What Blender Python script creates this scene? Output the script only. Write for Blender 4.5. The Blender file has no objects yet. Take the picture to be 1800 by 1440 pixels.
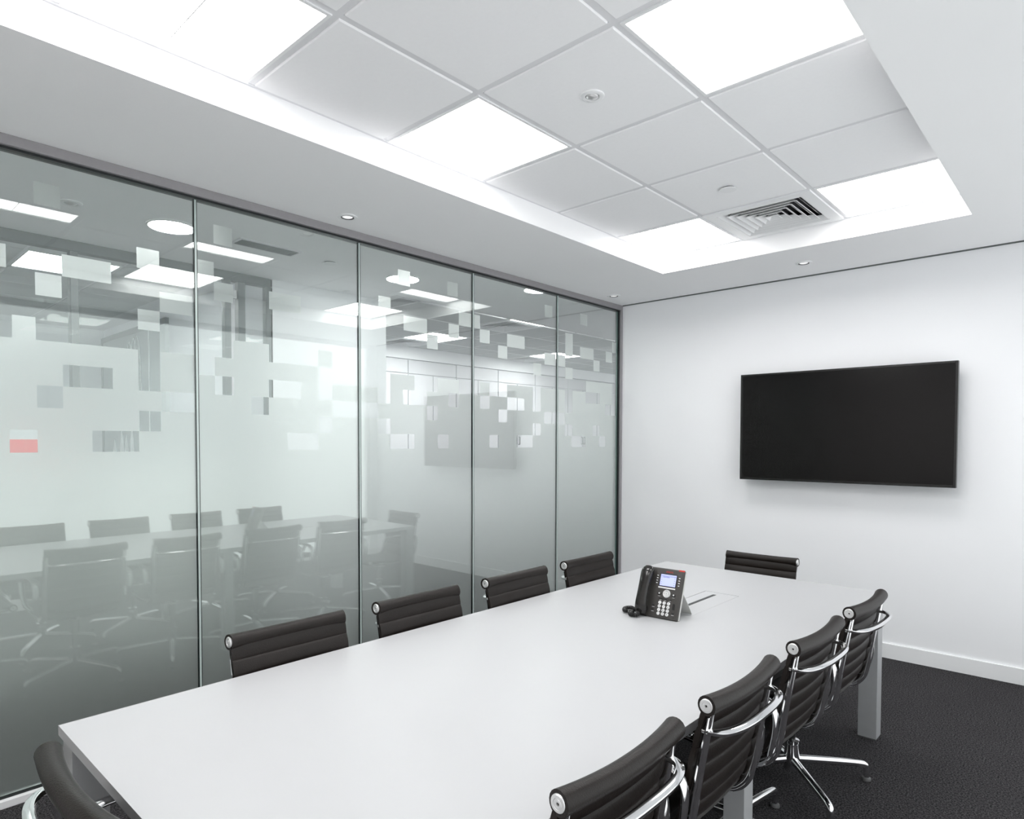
import bpy, bmesh, math, random
from mathutils import Vector, Matrix
random.seed(7)
C = bpy.context.scene.collection
SC = bpy.context.scene
PI = math.pi

# ------------------------------------------------------------------ camera, world, exposure
CAMX, CAMY, CAMZ = 3.1766, -4.8762, 1.4439
YAW, PITCH, ROLL, FPX = -0.7442, -0.0299, 0.0019, 1144.39
fw = Vector((math.sin(YAW) * math.cos(PITCH), math.cos(YAW) * math.cos(PITCH), math.sin(PITCH)))
rt = Vector((math.cos(YAW), -math.sin(YAW), 0)); up = rt.cross(fw)
cr, sr = math.cos(ROLL), math.sin(ROLL)
rt, up = cr * rt + sr * up, -sr * rt + cr * up
camd = bpy.data.cameras.new('camera'); cam = bpy.data.objects.new('camera', camd); C.objects.link(cam)
cam.matrix_world = Matrix(((rt.x, up.x, -fw.x, CAMX), (rt.y, up.y, -fw.y, CAMY), (rt.z, up.z, -fw.z, CAMZ), (0, 0, 0, 1)))
camd.sensor_fit = 'HORIZONTAL'; camd.sensor_width = 36.0; camd.lens = FPX / 1800 * 36.0
camd.shift_x = (900 - 895.56) / 1800; camd.shift_y = (808.77 - 720) / 1800
camd.clip_start = 0.02; camd.clip_end = 100
SC.camera = cam
w = bpy.data.worlds.new('world'); SC.world = w; w.use_nodes = True
w.node_tree.nodes['Background'].inputs[0].default_value = (0.97, 0.98, 1.0, 1)
w.node_tree.nodes['Background'].inputs[1].default_value = 1.32
SC.view_settings.view_transform = 'Standard'; SC.view_settings.look = 'None'
SC.view_settings.gamma = 1.0; SC.view_settings.use_curve_mapping = False
SC.view_settings.exposure = 0.34
L_PANEL = 9.0      # luminaires in the meeting room
L_OFFICE = 24.0     # luminaires beyond the glass
L_ROUND = 58.0      # round corridor lamps
SC.cycles.transparent_max_bounces = 24
SC.cycles.max_bounces = 16
SC.cycles.diffuse_bounces = 8
SC.cycles.sample_clamp_indirect = 6.0

# ------------------------------------------------------------------ room measures
ZC, ZT = 2.621, 2.7354             # plaster ceiling, tile ceiling
XE, XA, XR = 0.8372, 1.4204, 2.6272    # tray left edge, first grid line, tray right edge
XB = XA + 0.6
Y5 = -0.7442                        # far edge of the tray
ROWS = 7
YR = Y5 - 0.6 * ROWS
XW, YB = 3.55, -5.69                # right wall, rear wall
TZ = 0.708
TX0, TX1, TYF, TYN = 1.2003, 2.3901, -1.3135, -4.4445
MULL = [-4.512, -3.6059, -2.698, -1.7896, -0.874, -0.03]
XP = -1.36                          # corridor's far side

# ------------------------------------------------------------------ helpers
def tag(o, label=None, cat=None, group=None, kind=None):
    if label: o['label'] = label
    if cat: o['category'] = cat
    if group: o['group'] = group
    if kind: o['kind'] = kind
    return o

def empty(name, loc=(0, 0, 0), rz=0.0, **kw):
    o = bpy.data.objects.new(name, None); o.empty_display_size = 0.1
    o.location = loc; o.rotation_euler = (0, 0, rz); C.objects.link(o)
    return tag(o, **kw)

def obj(name, bm, m, parent=None, smooth=False, angle=None, **kw):
    bmesh.ops.recalc_face_normals(bm, faces=bm.faces[:])
    me = bpy.data.meshes.new(name); bm.to_mesh(me); bm.free()
    for mm in (m if isinstance(m, (list, tuple)) else [m]): me.materials.append(mm)
    if smooth:
        for p in me.polygons: p.use_smooth = True
        if angle: me.set_sharp_from_angle(angle=math.radians(angle))
    o = bpy.data.objects.new(name, me); C.objects.link(o)
    if parent: o.parent = parent
    return tag(o, **kw)

def inst(name, me, parent=None, loc=(0, 0, 0), rz=0.0, **kw):
    o = bpy.data.objects.new(name, me); C.objects.link(o); o.location = loc; o.rotation_euler = (0, 0, rz)
    if parent: o.parent = parent
    return tag(o, **kw)

def copy_tree(o, parent=None):
    c = o.copy(); C.objects.link(c); c.parent = parent
    for ch in list(o.children): copy_tree(ch, c)
    return c

def BM(): return bmesh.new()

def box(bm, x0, x1, y0, y1, z0, z1, mi=0, bev=0.0, seg=1):
    vs = [bm.verts.new(p) for p in ((x0, y0, z0), (x1, y0, z0), (x1, y1, z0), (x0, y1, z0), (x0, y0, z1), (x1, y0, z1), (x1, y1, z1), (x0, y1, z1))]
    fs = [bm.faces.new([vs[i] for i in f]) for f in ((3, 2, 1, 0), (4, 5, 6, 7), (0, 1, 5, 4), (1, 2, 6, 5), (2, 3, 7, 6), (3, 0, 4, 7))]
    for f in fs: f.material_index = mi
    if bev:
        es = list({e for f in fs for e in f.edges})
        r = bmesh.ops.bevel(bm, geom=es, offset=bev, segments=seg, profile=0.7, affect='EDGES')
        for f in r['faces']: f.material_index = mi
    return vs

def quad(bm, pts, mi=0):
    f = bm.faces.new([bm.verts.new(p) for p in pts]); f.material_index = mi; return f

def lathe(bm, prof, seg=24, M=None, mi=0):
    M = M or Matrix(); rings = []
    for r, z in prof:
        if r < 1e-6: rings.append([bm.verts.new(M @ Vector((0, 0, z)))])
        else: rings.append([bm.verts.new(M @ Vector((r * math.cos(2 * PI * k / seg), r * math.sin(2 * PI * k / seg), z))) for k in range(seg)])
    for a, b in zip(rings, rings[1:]):
        for k in range(seg):
            k2 = (k + 1) % seg
            if len(a) == 1 and len(b) == 1: continue
            if len(a) == 1: f = bm.faces.new((a[0], b[k], b[k2]))
            elif len(b) == 1: f = bm.faces.new((a[k], b[0], a[k2]))
            else: f = bm.faces.new((a[k], b[k], b[k2], a[k2]))
            f.material_index = mi
    for ring in (rings[0], rings[-1]):
        if len(ring) > 2:
            f = bm.faces.new(ring); f.material_index = mi

def catmull(pts, n=6):
    P = [Vector(p) for p in pts]; out = []
    P = [2 * P[0] - P[1]] + P + [2 * P[-1] - P[-2]]
    for i in range(1, len(P) - 2):
        for k in range(n):
            t = k / n; a, b, c, d = P[i - 1:i + 3]
            out.append(0.5 * ((2 * b) + (c - a) * t + (2 * a - 5 * b + 4 * c - d) * t * t + (3 * b - a - 3 * c + d) * t ** 3))
    out.append(P[-2]); return out

def sweep(bm, path, ref, wf, hf, n=8, power=4.0, mi=0, closed=False):
    """section axes: a along ref (width), b = T x a (height); superellipse section"""
    ref = Vector(ref); N = len(path); rings = []
    for i, p in enumerate(path):
        T = (path[min(i + 1, N - 1)] - path[max(i - 1, 0)]).normalized()
        a = (ref - ref.dot(T) * T).normalized(); b = T.cross(a)
        t = i / (N - 1); ww = wf(t) / 2 if callable(wf) else wf / 2; hh = hf(t) / 2 if callable(hf) else hf / 2
        ring = []
        for k in range(n):
            an = 2 * PI * (k + 0.5) / n; c, s = math.cos(an), math.sin(an)
            q = (abs(c) ** power + abs(s) ** power) ** (-1 / power)
            ring.append(bm.verts.new(p + a * ww * c * q + b * hh * s * q))
        rings.append(ring)
    for r0, r1 in zip(rings, rings[1:]):
        for k in range(n):
            f = bm.faces.new((r0[k], r0[(k + 1) % n], r1[(k + 1) % n], r1[k])); f.material_index = mi
    for r in (rings[0], rings[-1]):
        f = bm.faces.new(r); f.material_index = mi

def tube(bm, path, r, n=8):
    """round tube with transported frame"""
    N = len(path); T0 = (path[1] - path[0]).normalized()
    a = T0.orthogonal().normalized(); rings = []
    for i, p in enumerate(path):
        T = (path[min(i + 1, N - 1)] - path[max(i - 1, 0)]).normalized()
        a = (a - a.dot(T) * T).normalized(); b = T.cross(a)
        rings.append([bm.verts.new(p + r * (a * math.cos(2 * PI * k / n) + b * math.sin(2 * PI * k / n))) for k in range(n)])
    for r0, r1 in zip(rings, rings[1:]):
        for k in range(n): bm.faces.new((r0[k], r0[(k + 1) % n], r1[(k + 1) % n], r1[k]))
    bm.faces.new(rings[0]); bm.faces.new(rings[-1])

def text_mesh(body, size, depth=0.0002):
    cu = bpy.data.curves.new('txt', 'FONT'); cu.body = body; cu.size = size; cu.extrude = depth
    cu.align_x = 'CENTER'; cu.align_y = 'CENTER'; cu.resolution_u = 2
    o = bpy.data.objects.new('txt', cu); C.objects.link(o)
    dg = bpy.context.evaluated_depsgraph_get(); me = bpy.data.meshes.new_from_object(o.evaluated_get(dg))
    bpy.data.objects.remove(o); bpy.data.curves.remove(cu); return me

# ------------------------------------------------------------------ materials
def mat(name, col, rough=0.5, metal=0.0, spec=0.5, nscale=0, namt=0.0, bump=0.0, bscale=None, emit=None, emit_s=0.0, coat=0.0):
    m = bpy.data.materials.new(name); m.use_nodes = True; nt = m.node_tree; b = nt.nodes['Principled BSDF']
    b.inputs['Base Color'].default_value = (*col, 1); b.inputs['Roughness'].default_value = rough
    b.inputs['Metallic'].default_value = metal; b.inputs['Specular IOR Level'].default_value = spec
    b.inputs['Coat Weight'].default_value = coat
    if emit: b.inputs['Emission Color'].default_value = (*emit, 1); b.inputs['Emission Strength'].default_value = emit_s
    if nscale:
        tc = nt.nodes.new('ShaderNodeTexCoord'); nz = nt.nodes.new('ShaderNodeTexNoise')
        nz.inputs['Scale'].default_value = nscale; nz.inputs['Detail'].default_value = 4
        nt.links.new(tc.outputs['Object'], nz.inputs['Vector'])
        if namt:
            mx = nt.nodes.new('ShaderNodeMixRGB'); mx.inputs[1].default_value = (*[c * (1 - namt) for c in col], 1)
            mx.inputs[2].default_value = (*[min(1, c * (1 + namt)) for c in col], 1)
            nt.links.new(nz.outputs['Fac'], mx.inputs[0]); nt.links.new(mx.outputs[0], b.inputs['Base Color'])
        if bump:
            n2 = nz
            if bscale:
                n2 = nt.nodes.new('ShaderNodeTexNoise'); n2.inputs['Scale'].default_value = bscale; n2.inputs['Detail'].default_value = 3
                nt.links.new(tc.outputs['Object'], n2.inputs['Vector'])
            bp = nt.nodes.new('ShaderNodeBump'); bp.inputs['Strength'].default_value = bump; bp.inputs['Distance'].default_value = 0.002
            nt.links.new(n2.outputs['Fac'], bp.inputs['Height']); nt.links.new(bp.outputs['Normal'], b.inputs['Normal'])
    return m

def carpet():
    m = bpy.data.materials.new('carpet'); m.use_nodes = True; nt = m.node_tree; b = nt.nodes['Principled BSDF']
    tc = nt.nodes.new('ShaderNodeTexCoord')
    def nz(s, d=2):
        n = nt.nodes.new('ShaderNodeTexNoise'); n.inputs['Scale'].default_value = s; n.inputs['Detail'].default_value = d
        nt.links.new(tc.outputs['Object'], n.inputs['Vector']); return n
    a, c = nz(150, 3), nz(7, 3); a.inputs['Roughness'].default_value = 0.75
    rp = nt.nodes.new('ShaderNodeValToRGB'); e = rp.color_ramp.elements
    e[0].position = 0.42; e[0].color = (0.010, 0.010, 0.0105, 1); e[1].position = 0.60; e[1].color = (0.088, 0.083, 0.088, 1)
    nt.links.new(a.outputs['Fac'], rp.inputs[0])
    mx = nt.nodes.new('ShaderNodeMixRGB'); mx.blend_type = 'MULTIPLY'; mx.inputs[0].default_value = 0.2
    nt.links.new(rp.outputs[0], mx.inputs[1]); nt.links.new(c.outputs['Fac'], mx.inputs[2])
    nt.links.new(mx.outputs[0], b.inputs['Base Color']); b.inputs['Roughness'].default_value = 0.95
    b.inputs['Specular IOR Level'].default_value = 0.1
    bp = nt.nodes.new('ShaderNodeBump'); bp.inputs['Strength'].default_value = 0.3; bp.inputs['Distance'].default_value = 0.002
    nt.links.new(a.outputs['Fac'], bp.inputs['Height']); nt.links.new(bp.outputs['Normal'], b.inputs['Normal'])
    return m

def glass_mat(name, tint, ior):
    m = bpy.data.materials.new(name); m.use_nodes = True; nt = m.node_tree; nt.nodes.clear()
    out = nt.nodes.new('ShaderNodeOutputMaterial'); mix = nt.nodes.new('ShaderNodeMixShader')
    fr = nt.nodes.new('ShaderNodeFresnel'); fr.inputs[0].default_value = ior
    # the same reflectance on both faces: undo the inside ior so the back face does not go total
    g = nt.nodes.new('ShaderNodeNewGeometry'); mi = nt.nodes.new('ShaderNodeMix'); mi.data_type = 'FLOAT'
    mi.inputs[2].default_value = ior; mi.inputs[3].default_value = 1.0 / ior
    nt.links.new(g.outputs['Backfacing'], mi.inputs[0]); nt.links.new(mi.outputs[0], fr.inputs[0])
    t = nt.nodes.new('ShaderNodeBsdfTransparent'); t.inputs[0].default_value = (*tint, 1)
    gl = nt.nodes.new('ShaderNodeBsdfGlossy'); gl.inputs['Roughness'].default_value = 0.0; gl.inputs[0].default_value = (0.95, 1.0, 0.98, 1)
    nt.links.new(fr.outputs[0], mix.inputs[0]); nt.links.new(t.outputs[0], mix.inputs[1]); nt.links.new(gl.outputs[0], mix.inputs[2])
    nt.links.new(mix.outputs[0], out.inputs[0]); return m

def film_mat(name, diff, rough, col):
    m = bpy.data.materials.new(name); m.use_nodes = True; nt = m.node_tree; nt.nodes.clear()
    out = nt.nodes.new('ShaderNodeOutputMaterial'); mix = nt.nodes.new('ShaderNodeMixShader')
    d = nt.nodes.new('ShaderNodeBsdfDiffuse'); d.inputs[0].default_value = (0.90, 0.92, 0.91, 1)
    r = nt.nodes.new('ShaderNodeBsdfRefraction'); r.inputs[0].default_value = (*col, 1); r.inputs['Roughness'].default_value = rough; r.inputs['IOR'].default_value = 1.3
    tc = nt.nodes.new('ShaderNodeTexCoord'); n = nt.nodes.new('ShaderNodeTexNoise'); n.inputs['Scale'].default_value = 900
    mr = nt.nodes.new('ShaderNodeMapRange'); mr.inputs[3].default_value = diff * 0.9; mr.inputs[4].default_value = diff * 1.1
    nt.links.new(tc.outputs['Object'], n.inputs['Vector']); nt.links.new(n.outputs['Fac'], mr.inputs[0])
    nt.links.new(mr.outputs[0], mix.inputs[0]); nt.links.new(r.outputs[0], mix.inputs[1]); nt.links.new(d.outputs[0], mix.inputs[2])
    nt.links.new(mix.outputs[0], out.inputs[0]); return m

def emit_mat(name, col, s):
    m = bpy.data.materials.new(name); m.use_nodes = True; nt = m.node_tree; nt.nodes.clear()
    out = nt.nodes.new('ShaderNodeOutputMaterial'); e = nt.nodes.new('ShaderNodeEmission'); e.inputs[0].default_value = (*col, 1); e.inputs[1].default_value = s
    nt.links.new(e.outputs[0], out.inputs[0]); return m

M = dict(
    wall=mat('white_paint', (0.90, 0.905, 0.925), 0.75, spec=0.25, nscale=3, namt=0.01, bump=0.05, bscale=350),
    rear=mat('warm_grey_panelling', (0.82, 0.78, 0.765), 0.5, nscale=6, namt=0.15),
    ceil=mat('ceiling_paint', (0.955, 0.955, 0.965), 0.8, spec=0.2, nscale=3, namt=0.01),
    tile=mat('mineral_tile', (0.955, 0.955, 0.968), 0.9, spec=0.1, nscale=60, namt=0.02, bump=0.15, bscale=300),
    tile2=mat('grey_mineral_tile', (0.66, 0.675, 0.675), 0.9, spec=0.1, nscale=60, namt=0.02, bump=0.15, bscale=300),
    grid=mat('grid_paint', (0.80, 0.80, 0.82), 0.6, spec=0.3, nscale=10, namt=0.01),
    trim=mat('satin_white', (0.88, 0.885, 0.895), 0.45, nscale=8, namt=0.01),
    carpet=carpet(),
    frame=mat('anodised_frame', (0.33, 0.318, 0.33), 0.45, metal=0.15, nscale=40, namt=0.06),
    frame2=mat('grey_powder_coat', (0.16, 0.18, 0.18), 0.5, nscale=40, namt=0.05),
    seal=mat('black_gasket', (0.012, 0.016, 0.016), 0.4, nscale=30, namt=0.1),
    strip=mat('clear_joint_strip', (0.55, 0.64, 0.62), 0.15, nscale=30, namt=0.03),
    edge=mat('glass_edge_green', (0.16, 0.25, 0.23), 0.2, nscale=30, namt=0.05),
    glass=glass_mat('partition_glass', (0.972, 0.988, 0.980), 2.0),
    glass2=glass_mat('far_glass', (0.97, 0.985, 0.98), 1.35),
    film=film_mat('frosted_film', 0.19, 0.6, (0.98, 0.985, 0.98)),
    table=mat('white_laminate', (0.50, 0.505, 0.516), 0.38, spec=0.45, nscale=4, namt=0.008, bump=0.02, bscale=200),
    leg=mat('silver_leg_paint', (0.46, 0.465, 0.475), 0.42, metal=0.3, nscale=25, namt=0.06),
    dark=mat('dark_grey_panel', (0.025, 0.026, 0.028), 0.5, nscale=20, namt=0.1),
    leather=mat('dark_leather', (0.0115, 0.0082, 0.0068), 0.38, spec=0.28, nscale=9, namt=0.25, bump=0.35, bscale=320),
    chrome=mat('polished_aluminium', (0.88, 0.88, 0.89), 0.07, metal=1.0, nscale=20, namt=0.02),
    satin=mat('satin_aluminium', (0.80, 0.80, 0.80), 0.32, metal=0.7, nscale=60, namt=0.05),
    black=mat('black_plastic', (0.012, 0.012, 0.012), 0.3, nscale=30, namt=0.1),
    rubber=mat('grey_glide', (0.10, 0.10, 0.10), 0.5, nscale=30, namt=0.1),
    phone=mat('charcoal_plastic', (0.042, 0.039, 0.036), 0.42, nscale=300, namt=0.1, bump=0.1),
    handset=mat('gloss_charcoal_plastic', (0.016, 0.015, 0.014), 0.14, nscale=300, namt=0.05),
    pale=mat('pale_grey_plastic', (0.62, 0.62, 0.60), 0.4, nscale=40, namt=0.02),
    key=mat('white_key', (0.80, 0.80, 0.80), 0.4, nscale=40, namt=0.02),
    red=mat('red_plastic', (0.55, 0.03, 0.02), 0.4, nscale=40, namt=0.05),
    ink=mat('dark_ink', (0.03, 0.03, 0.035), 0.6, nscale=40, namt=0.05),
    lcd=mat('lit_lcd', (0.25, 0.28, 0.5), 0.3, nscale=30, namt=0.03, emit=(0.42, 0.46, 0.85), emit_s=0.75),
    lcdink=mat('lcd_ink', (0.05, 0.06, 0.25), 0.5, nscale=40, namt=0.05),
    screen=mat('tv_screen', (0.0035, 0.0033, 0.0033), 0.16, spec=0.30, nscale=20, namt=0.05),
    bezel=mat('tv_bezel', (0.008, 0.008, 0.008), 0.25, spec=0.5, nscale=20, namt=0.05),
    void=mat('duct_black', (0.035, 0.035, 0.04), 0.8, nscale=20, namt=0.1),
    greyp=mat('grey_glass_panel', (0.33, 0.37, 0.37), 0.15, nscale=5, namt=0.02),
    cupb=mat('white_cupboard', (0.68, 0.68, 0.705), 0.5, nscale=6, namt=0.01),
    redposter=mat('red_print', (0.75, 0.10, 0.10), 0.5, nscale=4, namt=0.1),
    whiteline=mat('white_vinyl', (0.85, 0.88, 0.87), 0.5, nscale=20, namt=0.02),
    panel=emit_mat('luminaire_diffuser', (1.0, 0.985, 0.975), L_PANEL),
    panel2=emit_mat('office_diffuser', (0.98, 1.0, 0.99), L_OFFICE),
    round=emit_mat('round_lamp_diffuser', (0.97, 1.0, 0.99), L_ROUND),
    lens=mat('downlight_lens', (0.85, 0.85, 0.86), 0.1, nscale=20, namt=0.02, emit=(1, 0.99, 0.98), emit_s=0.5),
)

# ------------------------------------------------------------------ room shell
def ring_slab(bm, x0, x1, y0, y1, hx0, hx1, hy0, hy1, z0, z1):
    for a in ((x0, hx0, y0, y1), (hx1, x1, y0, y1), (hx0, hx1, y0, hy0), (hx0, hx1, hy1, y1)):
        box(bm, a[0], a[1], a[2], a[3], z0, z1)

bm = BM(); box(bm, -6.3, XW + 0.1, YB - 0.1, 8.0, -0.06, 0.0)
floor = obj('floor', bm, M['carpet'], kind='structure', label='charcoal speckled carpet floor')
# plaster ceiling of the meeting room with the recessed tray, a shadow gap kept along the far wall
bm = BM(); ring_slab(bm, 0.0, XW, YB, -0.014, XE, XR, YR, Y5, ZC, ZT + 0.06)
ceiling = obj('ceiling', bm, M['ceil'], kind='structure', label='white plaster ceiling with a recessed tray')
bm = BM(); box(bm, 0.03, XW, -0.0035, -0.0002, ZC - 0.007, ZC + 0.01); obj('shadow_strip', bm, M['frame2'], kind='structure', label='dark strip painted in as the shadow between end wall and ceiling')  # dark strip on the wall, stands in for the shade under the ceiling edge
bm = BM(); box(bm, 0, XW, YB, 0, ZT + 0.085, ZT + 0.12); obj('slab', bm, M['ceil'], ceiling)
bm = BM(); box(bm, 0.0, XW + 0.1, 0.0, 0.12, 0.0, ZC + 0.14)
wall_back = obj('wall_back', bm, M['wall'], kind='structure', label='white end wall behind the television')
WY0, WY1, WZ0, WZ1 = YB + 0.05, -0.12, 0.11, ZC - 0.03
bm = BM()
for a in ((YB, WY0, 0, ZC + 0.14), (WY1, 0.0, 0, ZC + 0.14), (WY0, WY1, 0, WZ0), (WY0, WY1, WZ1, ZC + 0.14)): box(bm, XW, XW + 0.1, *a)
obj('wall_right', bm, M['wall'], kind='structure', label='white right-hand wall, opened up for an added fill window')
fill_win = empty('fill_window_1', (XW, 0, 0), kind='structure', label='added full height window, out of view, letting fill daylight into the room')  # invented window out of view, added to brighten ceiling and walls
NW = 4; PWD = (WY1 - WY0) / NW
bm = BM(); e = 0.02
for a in ((WY0, WY0 + e, WZ0, WZ1), (WY1 - e, WY1, WZ0, WZ1), (WY0 + e, WY1 - e, WZ0, WZ0 + e), (WY0 + e, WY1 - e, WZ1 - e, WZ1)): box(bm, 0.02, 0.08, *a)
obj('frame', bm, M['trim'], fill_win)
for k in range(NW):
    y = WY0 + PWD * k; bm = BM(); box(bm, 0.046, 0.054, y + 0.003, y + PWD - 0.003, WZ0 + e, WZ1 - e); obj('glass_pane', bm, M['glass2'], fill_win)
bm = BM(); box(bm, 0.0, XW + 0.1, YB - 0.1, YB, 0.0, ZC + 0.14); obj('wall_rear', bm, M['rear'], kind='structure', label='warm grey rear wall')
bm = BM(); box(bm, 0.05, XW, -0.015, 0.0, 0.0, 0.098, bev=0.003, seg=2); obj('baseboard_back', bm, M['trim'], kind='structure', label='white skirting along the end wall')
bm = BM(); box(bm, XW - 0.015, XW, YB, -0.015, 0.0, 0.098, bev=0.003); obj('baseboard_right', bm, M['trim'], kind='structure')

# ------------------------------------------------------------------ tray ceiling: tiles, grid, luminaires
def tile_mesh(sx, sy, mk='tile'):
    bm = BM(); box(bm, -sx / 2, sx / 2, -sy / 2, sy / 2, 0.0, 0.012, bev=0.004)
    bmesh.ops.recalc_face_normals(bm, faces=bm.faces[:])
    me = bpy.data.meshes.new('ceiling_tile'); bm.to_mesh(me); bm.free(); me.materials.append(M[mk]); return me

COLS = [(XE, XA), (XA, XB), (XB, XR)]
LIGHTS = {(0, -1), (0, 1), (0, 4), (2, 1), (2, 4), (0, -2), (2, -2)}
VENT = (1, 4)
tiles = {}
def row_y(r): return Y5 - 0.6 * (5 - r), Y5 - 0.6 * (4 - r)
for c, (xa, xb) in enumerate(COLS):
    for r in range(5 - ROWS, 5):
        if (c, r) in LIGHTS or (c, r) == VENT: continue
        ya, yb = row_y(r)
        sx, sy = (xb - xa) - 0.026, 0.6 - 0.026
        k = round(sx, 3)
        if k not in tiles: tiles[k] = tile_mesh(sx, sy)
        inst('ceiling_tile', tiles[k], ceiling, ((xa + xb) / 2, (ya + yb) / 2, ZT))
def grid_bar(x0, x1, y0, y1):
    bm = BM(); box(bm, x0, x1, y0, y1, ZT + 0.005, ZT + 0.03); obj('grid_bar', bm, M['grid'], ceiling)
for x in (XA, XB): grid_bar(x - 0.012, x + 0.012, YR, Y5)
for r in range(5 - ROWS + 1, 5):
    y = row_y(r)[0]
    for xa, xb in ((XE, XA - 0.012), (XA + 0.012, XB - 0.012), (XB + 0.012, XR)): grid_bar(xa, xb, y - 0.012, y + 0.012)
bm = BM()   # wall angle round the tray
for a in ((XE, XE + 0.013, YR, Y5), (XR - 0.013, XR, YR, Y5), (XE + 0.013, XR - 0.013, Y5 - 0.013, Y5), (XE + 0.013, XR - 0.013, YR, YR + 0.013)): box(bm, *a, ZT + 0.003, ZT + 0.006)
obj('edge_angle', bm, M['grid'], ceiling)

def luminaire(cx, cy, z, sx, sy, label, group, split=True, dm='panel2'):
    t = empty('ceiling_light', (cx, cy, z), label=label, cat='ceiling light', group=group)
    bm = BM(); f = 0.012; hx, hy = sx / 2, sy / 2
    for a in ((-hx, -hx + f, -hy, hy), (hx - f, hx, -hy, hy), (-hx + f, hx - f, -hy, -hy + f), (-hx + f, hx - f, hy - f, hy)): box(bm, *a, 0.0, 0.03)
    if split: box(bm, -hx + f, hx - f, -0.002, 0.002, 0.0055, 0.02)
    obj('frame', bm, M['trim'], t)
    for ya, yb in (((-hy + f, -0.002), (0.002, hy - f)) if split else ((-hy + f, hy - f),)):
        bm = BM(); box(bm, -hx + f, hx - f, ya, yb, 0.006, 0.012); obj('diffuser', bm, M[dm], t)
    return t
LL = {(0, -1): 'large bright square ceiling light at top left, beside the glass partition', (0, 1): 'square ceiling light left of the small round sensor, next to the tray edge',
      (0, 4): 'square ceiling light in the tray corner left of the air grille', (2, 1): 'large bright square ceiling light at top right of the tray',
      (2, 4): 'square ceiling light in the tray corner right of the air grille', (0, -2): 'square ceiling light at the very top left corner, behind the large one', (2, -2): 'square ceiling light in the right rear of the tray above the camera'}
for (c, r), lab in LL.items():
    xa, xb = COLS[c]; ya, yb = row_y(r)
    luminaire((xa + xb) / 2, (ya + yb) / 2, ZT, xb - xa - 0.024, 0.576, lab, 'square lights in the meeting room ceiling', dm='panel')

def vent(cx, cy, z, s, label, group=None, n=6, full=True):
    t = empty('air_grille', (cx, cy, z), label=label, cat='air grille', group=group)
    h = s / 2; a = h * 0.80
    bm = BM()
    for q in ((-h, -a, -h, h), (a, h, -h, h), (-a, a, -h, -a), (-a, a, a, h)): box(bm, *q, -0.004, 0.006)
    obj('frame', bm, M['trim'], t)
    bm = BM(); box(bm, -a - 0.01, a + 0.01, -a - 0.01, a + 0.01, 0.075, 0.08)
    for q in ((-a - 0.01, -a - 0.004, -a - 0.01, a + 0.01), (a + 0.004, a + 0.01, -a - 0.01, a + 0.01), (-a - 0.004, a + 0.004, -a - 0.01, -a - 0.004), (-a - 0.004, a + 0.004, a + 0.004, a + 0.01)): box(bm, *q, 0.006, 0.075)
    obj('duct_back', bm, M['void'], t)
    # nested square cones: each louvre slopes outwards and down
    for k in range(n):
        ro = a * (1 - k / n) - 0.006; ri = max(ro - a / n * 0.62, 0.004); rl = ro + 0.005
        bm = BM(); th = 0.0015
        lip = [(-rl, -rl), (rl, -rl), (rl, rl), (-rl, rl)]
        lo = [(-ro, -ro), (ro, -ro), (ro, ro), (-ro, ro)]; hi = [(-ri, -ri), (ri, -ri), (ri, ri), (-ri, ri)]
        v = [[bm.verts.new((x, y, zz)) for x, y in pts] for pts, zz in ((lip, -0.002), (lo, -0.002), (hi, 0.022), (hi, 0.022 + th), (lo, th), (lip, -0.002 + th))]; nv = 6
        for i in range(4):
            j = (i + 1) % 4
            for p, q in ((0, 1), (1, 2), (2, 3), (3, 4), (4, 5), (5, 0)): bm.faces.new((v[p][i], v[p][j], v[q][j], v[q][i]))
        obj('louvre', bm, M['trim'], t)
    bm = BM()
    for k in range(13):
        x = -a + 2 * a * (k + 0.5) / 13; box(bm, x - 0.003, x + 0.003, -a, a, 0.035, 0.041)
    obj('damper_blades', bm, M['satin'], t, kind='stuff')
    return t
xa, xb = COLS[1]; ya, yb = row_y(4)
vent((xa + xb) / 2, (ya + yb) / 2, ZT, 0.59, 'white square air grille with nested louvres between two ceiling lights')

def disc_thing(name, x, y, z, label, cat, r, kind):
    t = empty(name, (x, y, z), label=label, cat=cat)
    if kind == 'sensor':
        bm = BM(); lathe(bm, [(r, 0.0), (r, -0.004), (r * 0.9, -0.007), (r * 0.62, -0.007), (r * 0.56, -0.003), (r * 0.56, 0.0)], 32); obj('trim_ring', bm, M['trim'], t, True, 40)
        bm = BM(); lathe(bm, [(r * 0.55, -0.001), (r * 0.5, -0.006), (r * 0.3, -0.011), (0, -0.013)], 24); obj('lens', bm, M['satin'], t, True)
    elif kind == 'cover':
        bm = BM(); lathe(bm, [(r, -0.006), (r, -0.009), (0, -0.0095)], 32); obj('cover_plate', bm, M['trim'], t, True, 40)
        bm = BM(); lathe(bm, [(r * 0.8, 0.0), (r * 0.8, -0.006)], 24); obj('cup', bm, M['dark'], t, True, 40)
    return t
disc_thing('occupancy_sensor', 1.725, -2.846, ZT, 'small round sensor with a grey eye in the middle ceiling tile', 'sensor', 0.045, 'sensor')
disc_thing('sprinkler_cover', 1.715, -1.643, ZT, 'small round white cover plate in front of the air grille', 'sprinkler cover', 0.042, 'cover')

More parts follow.
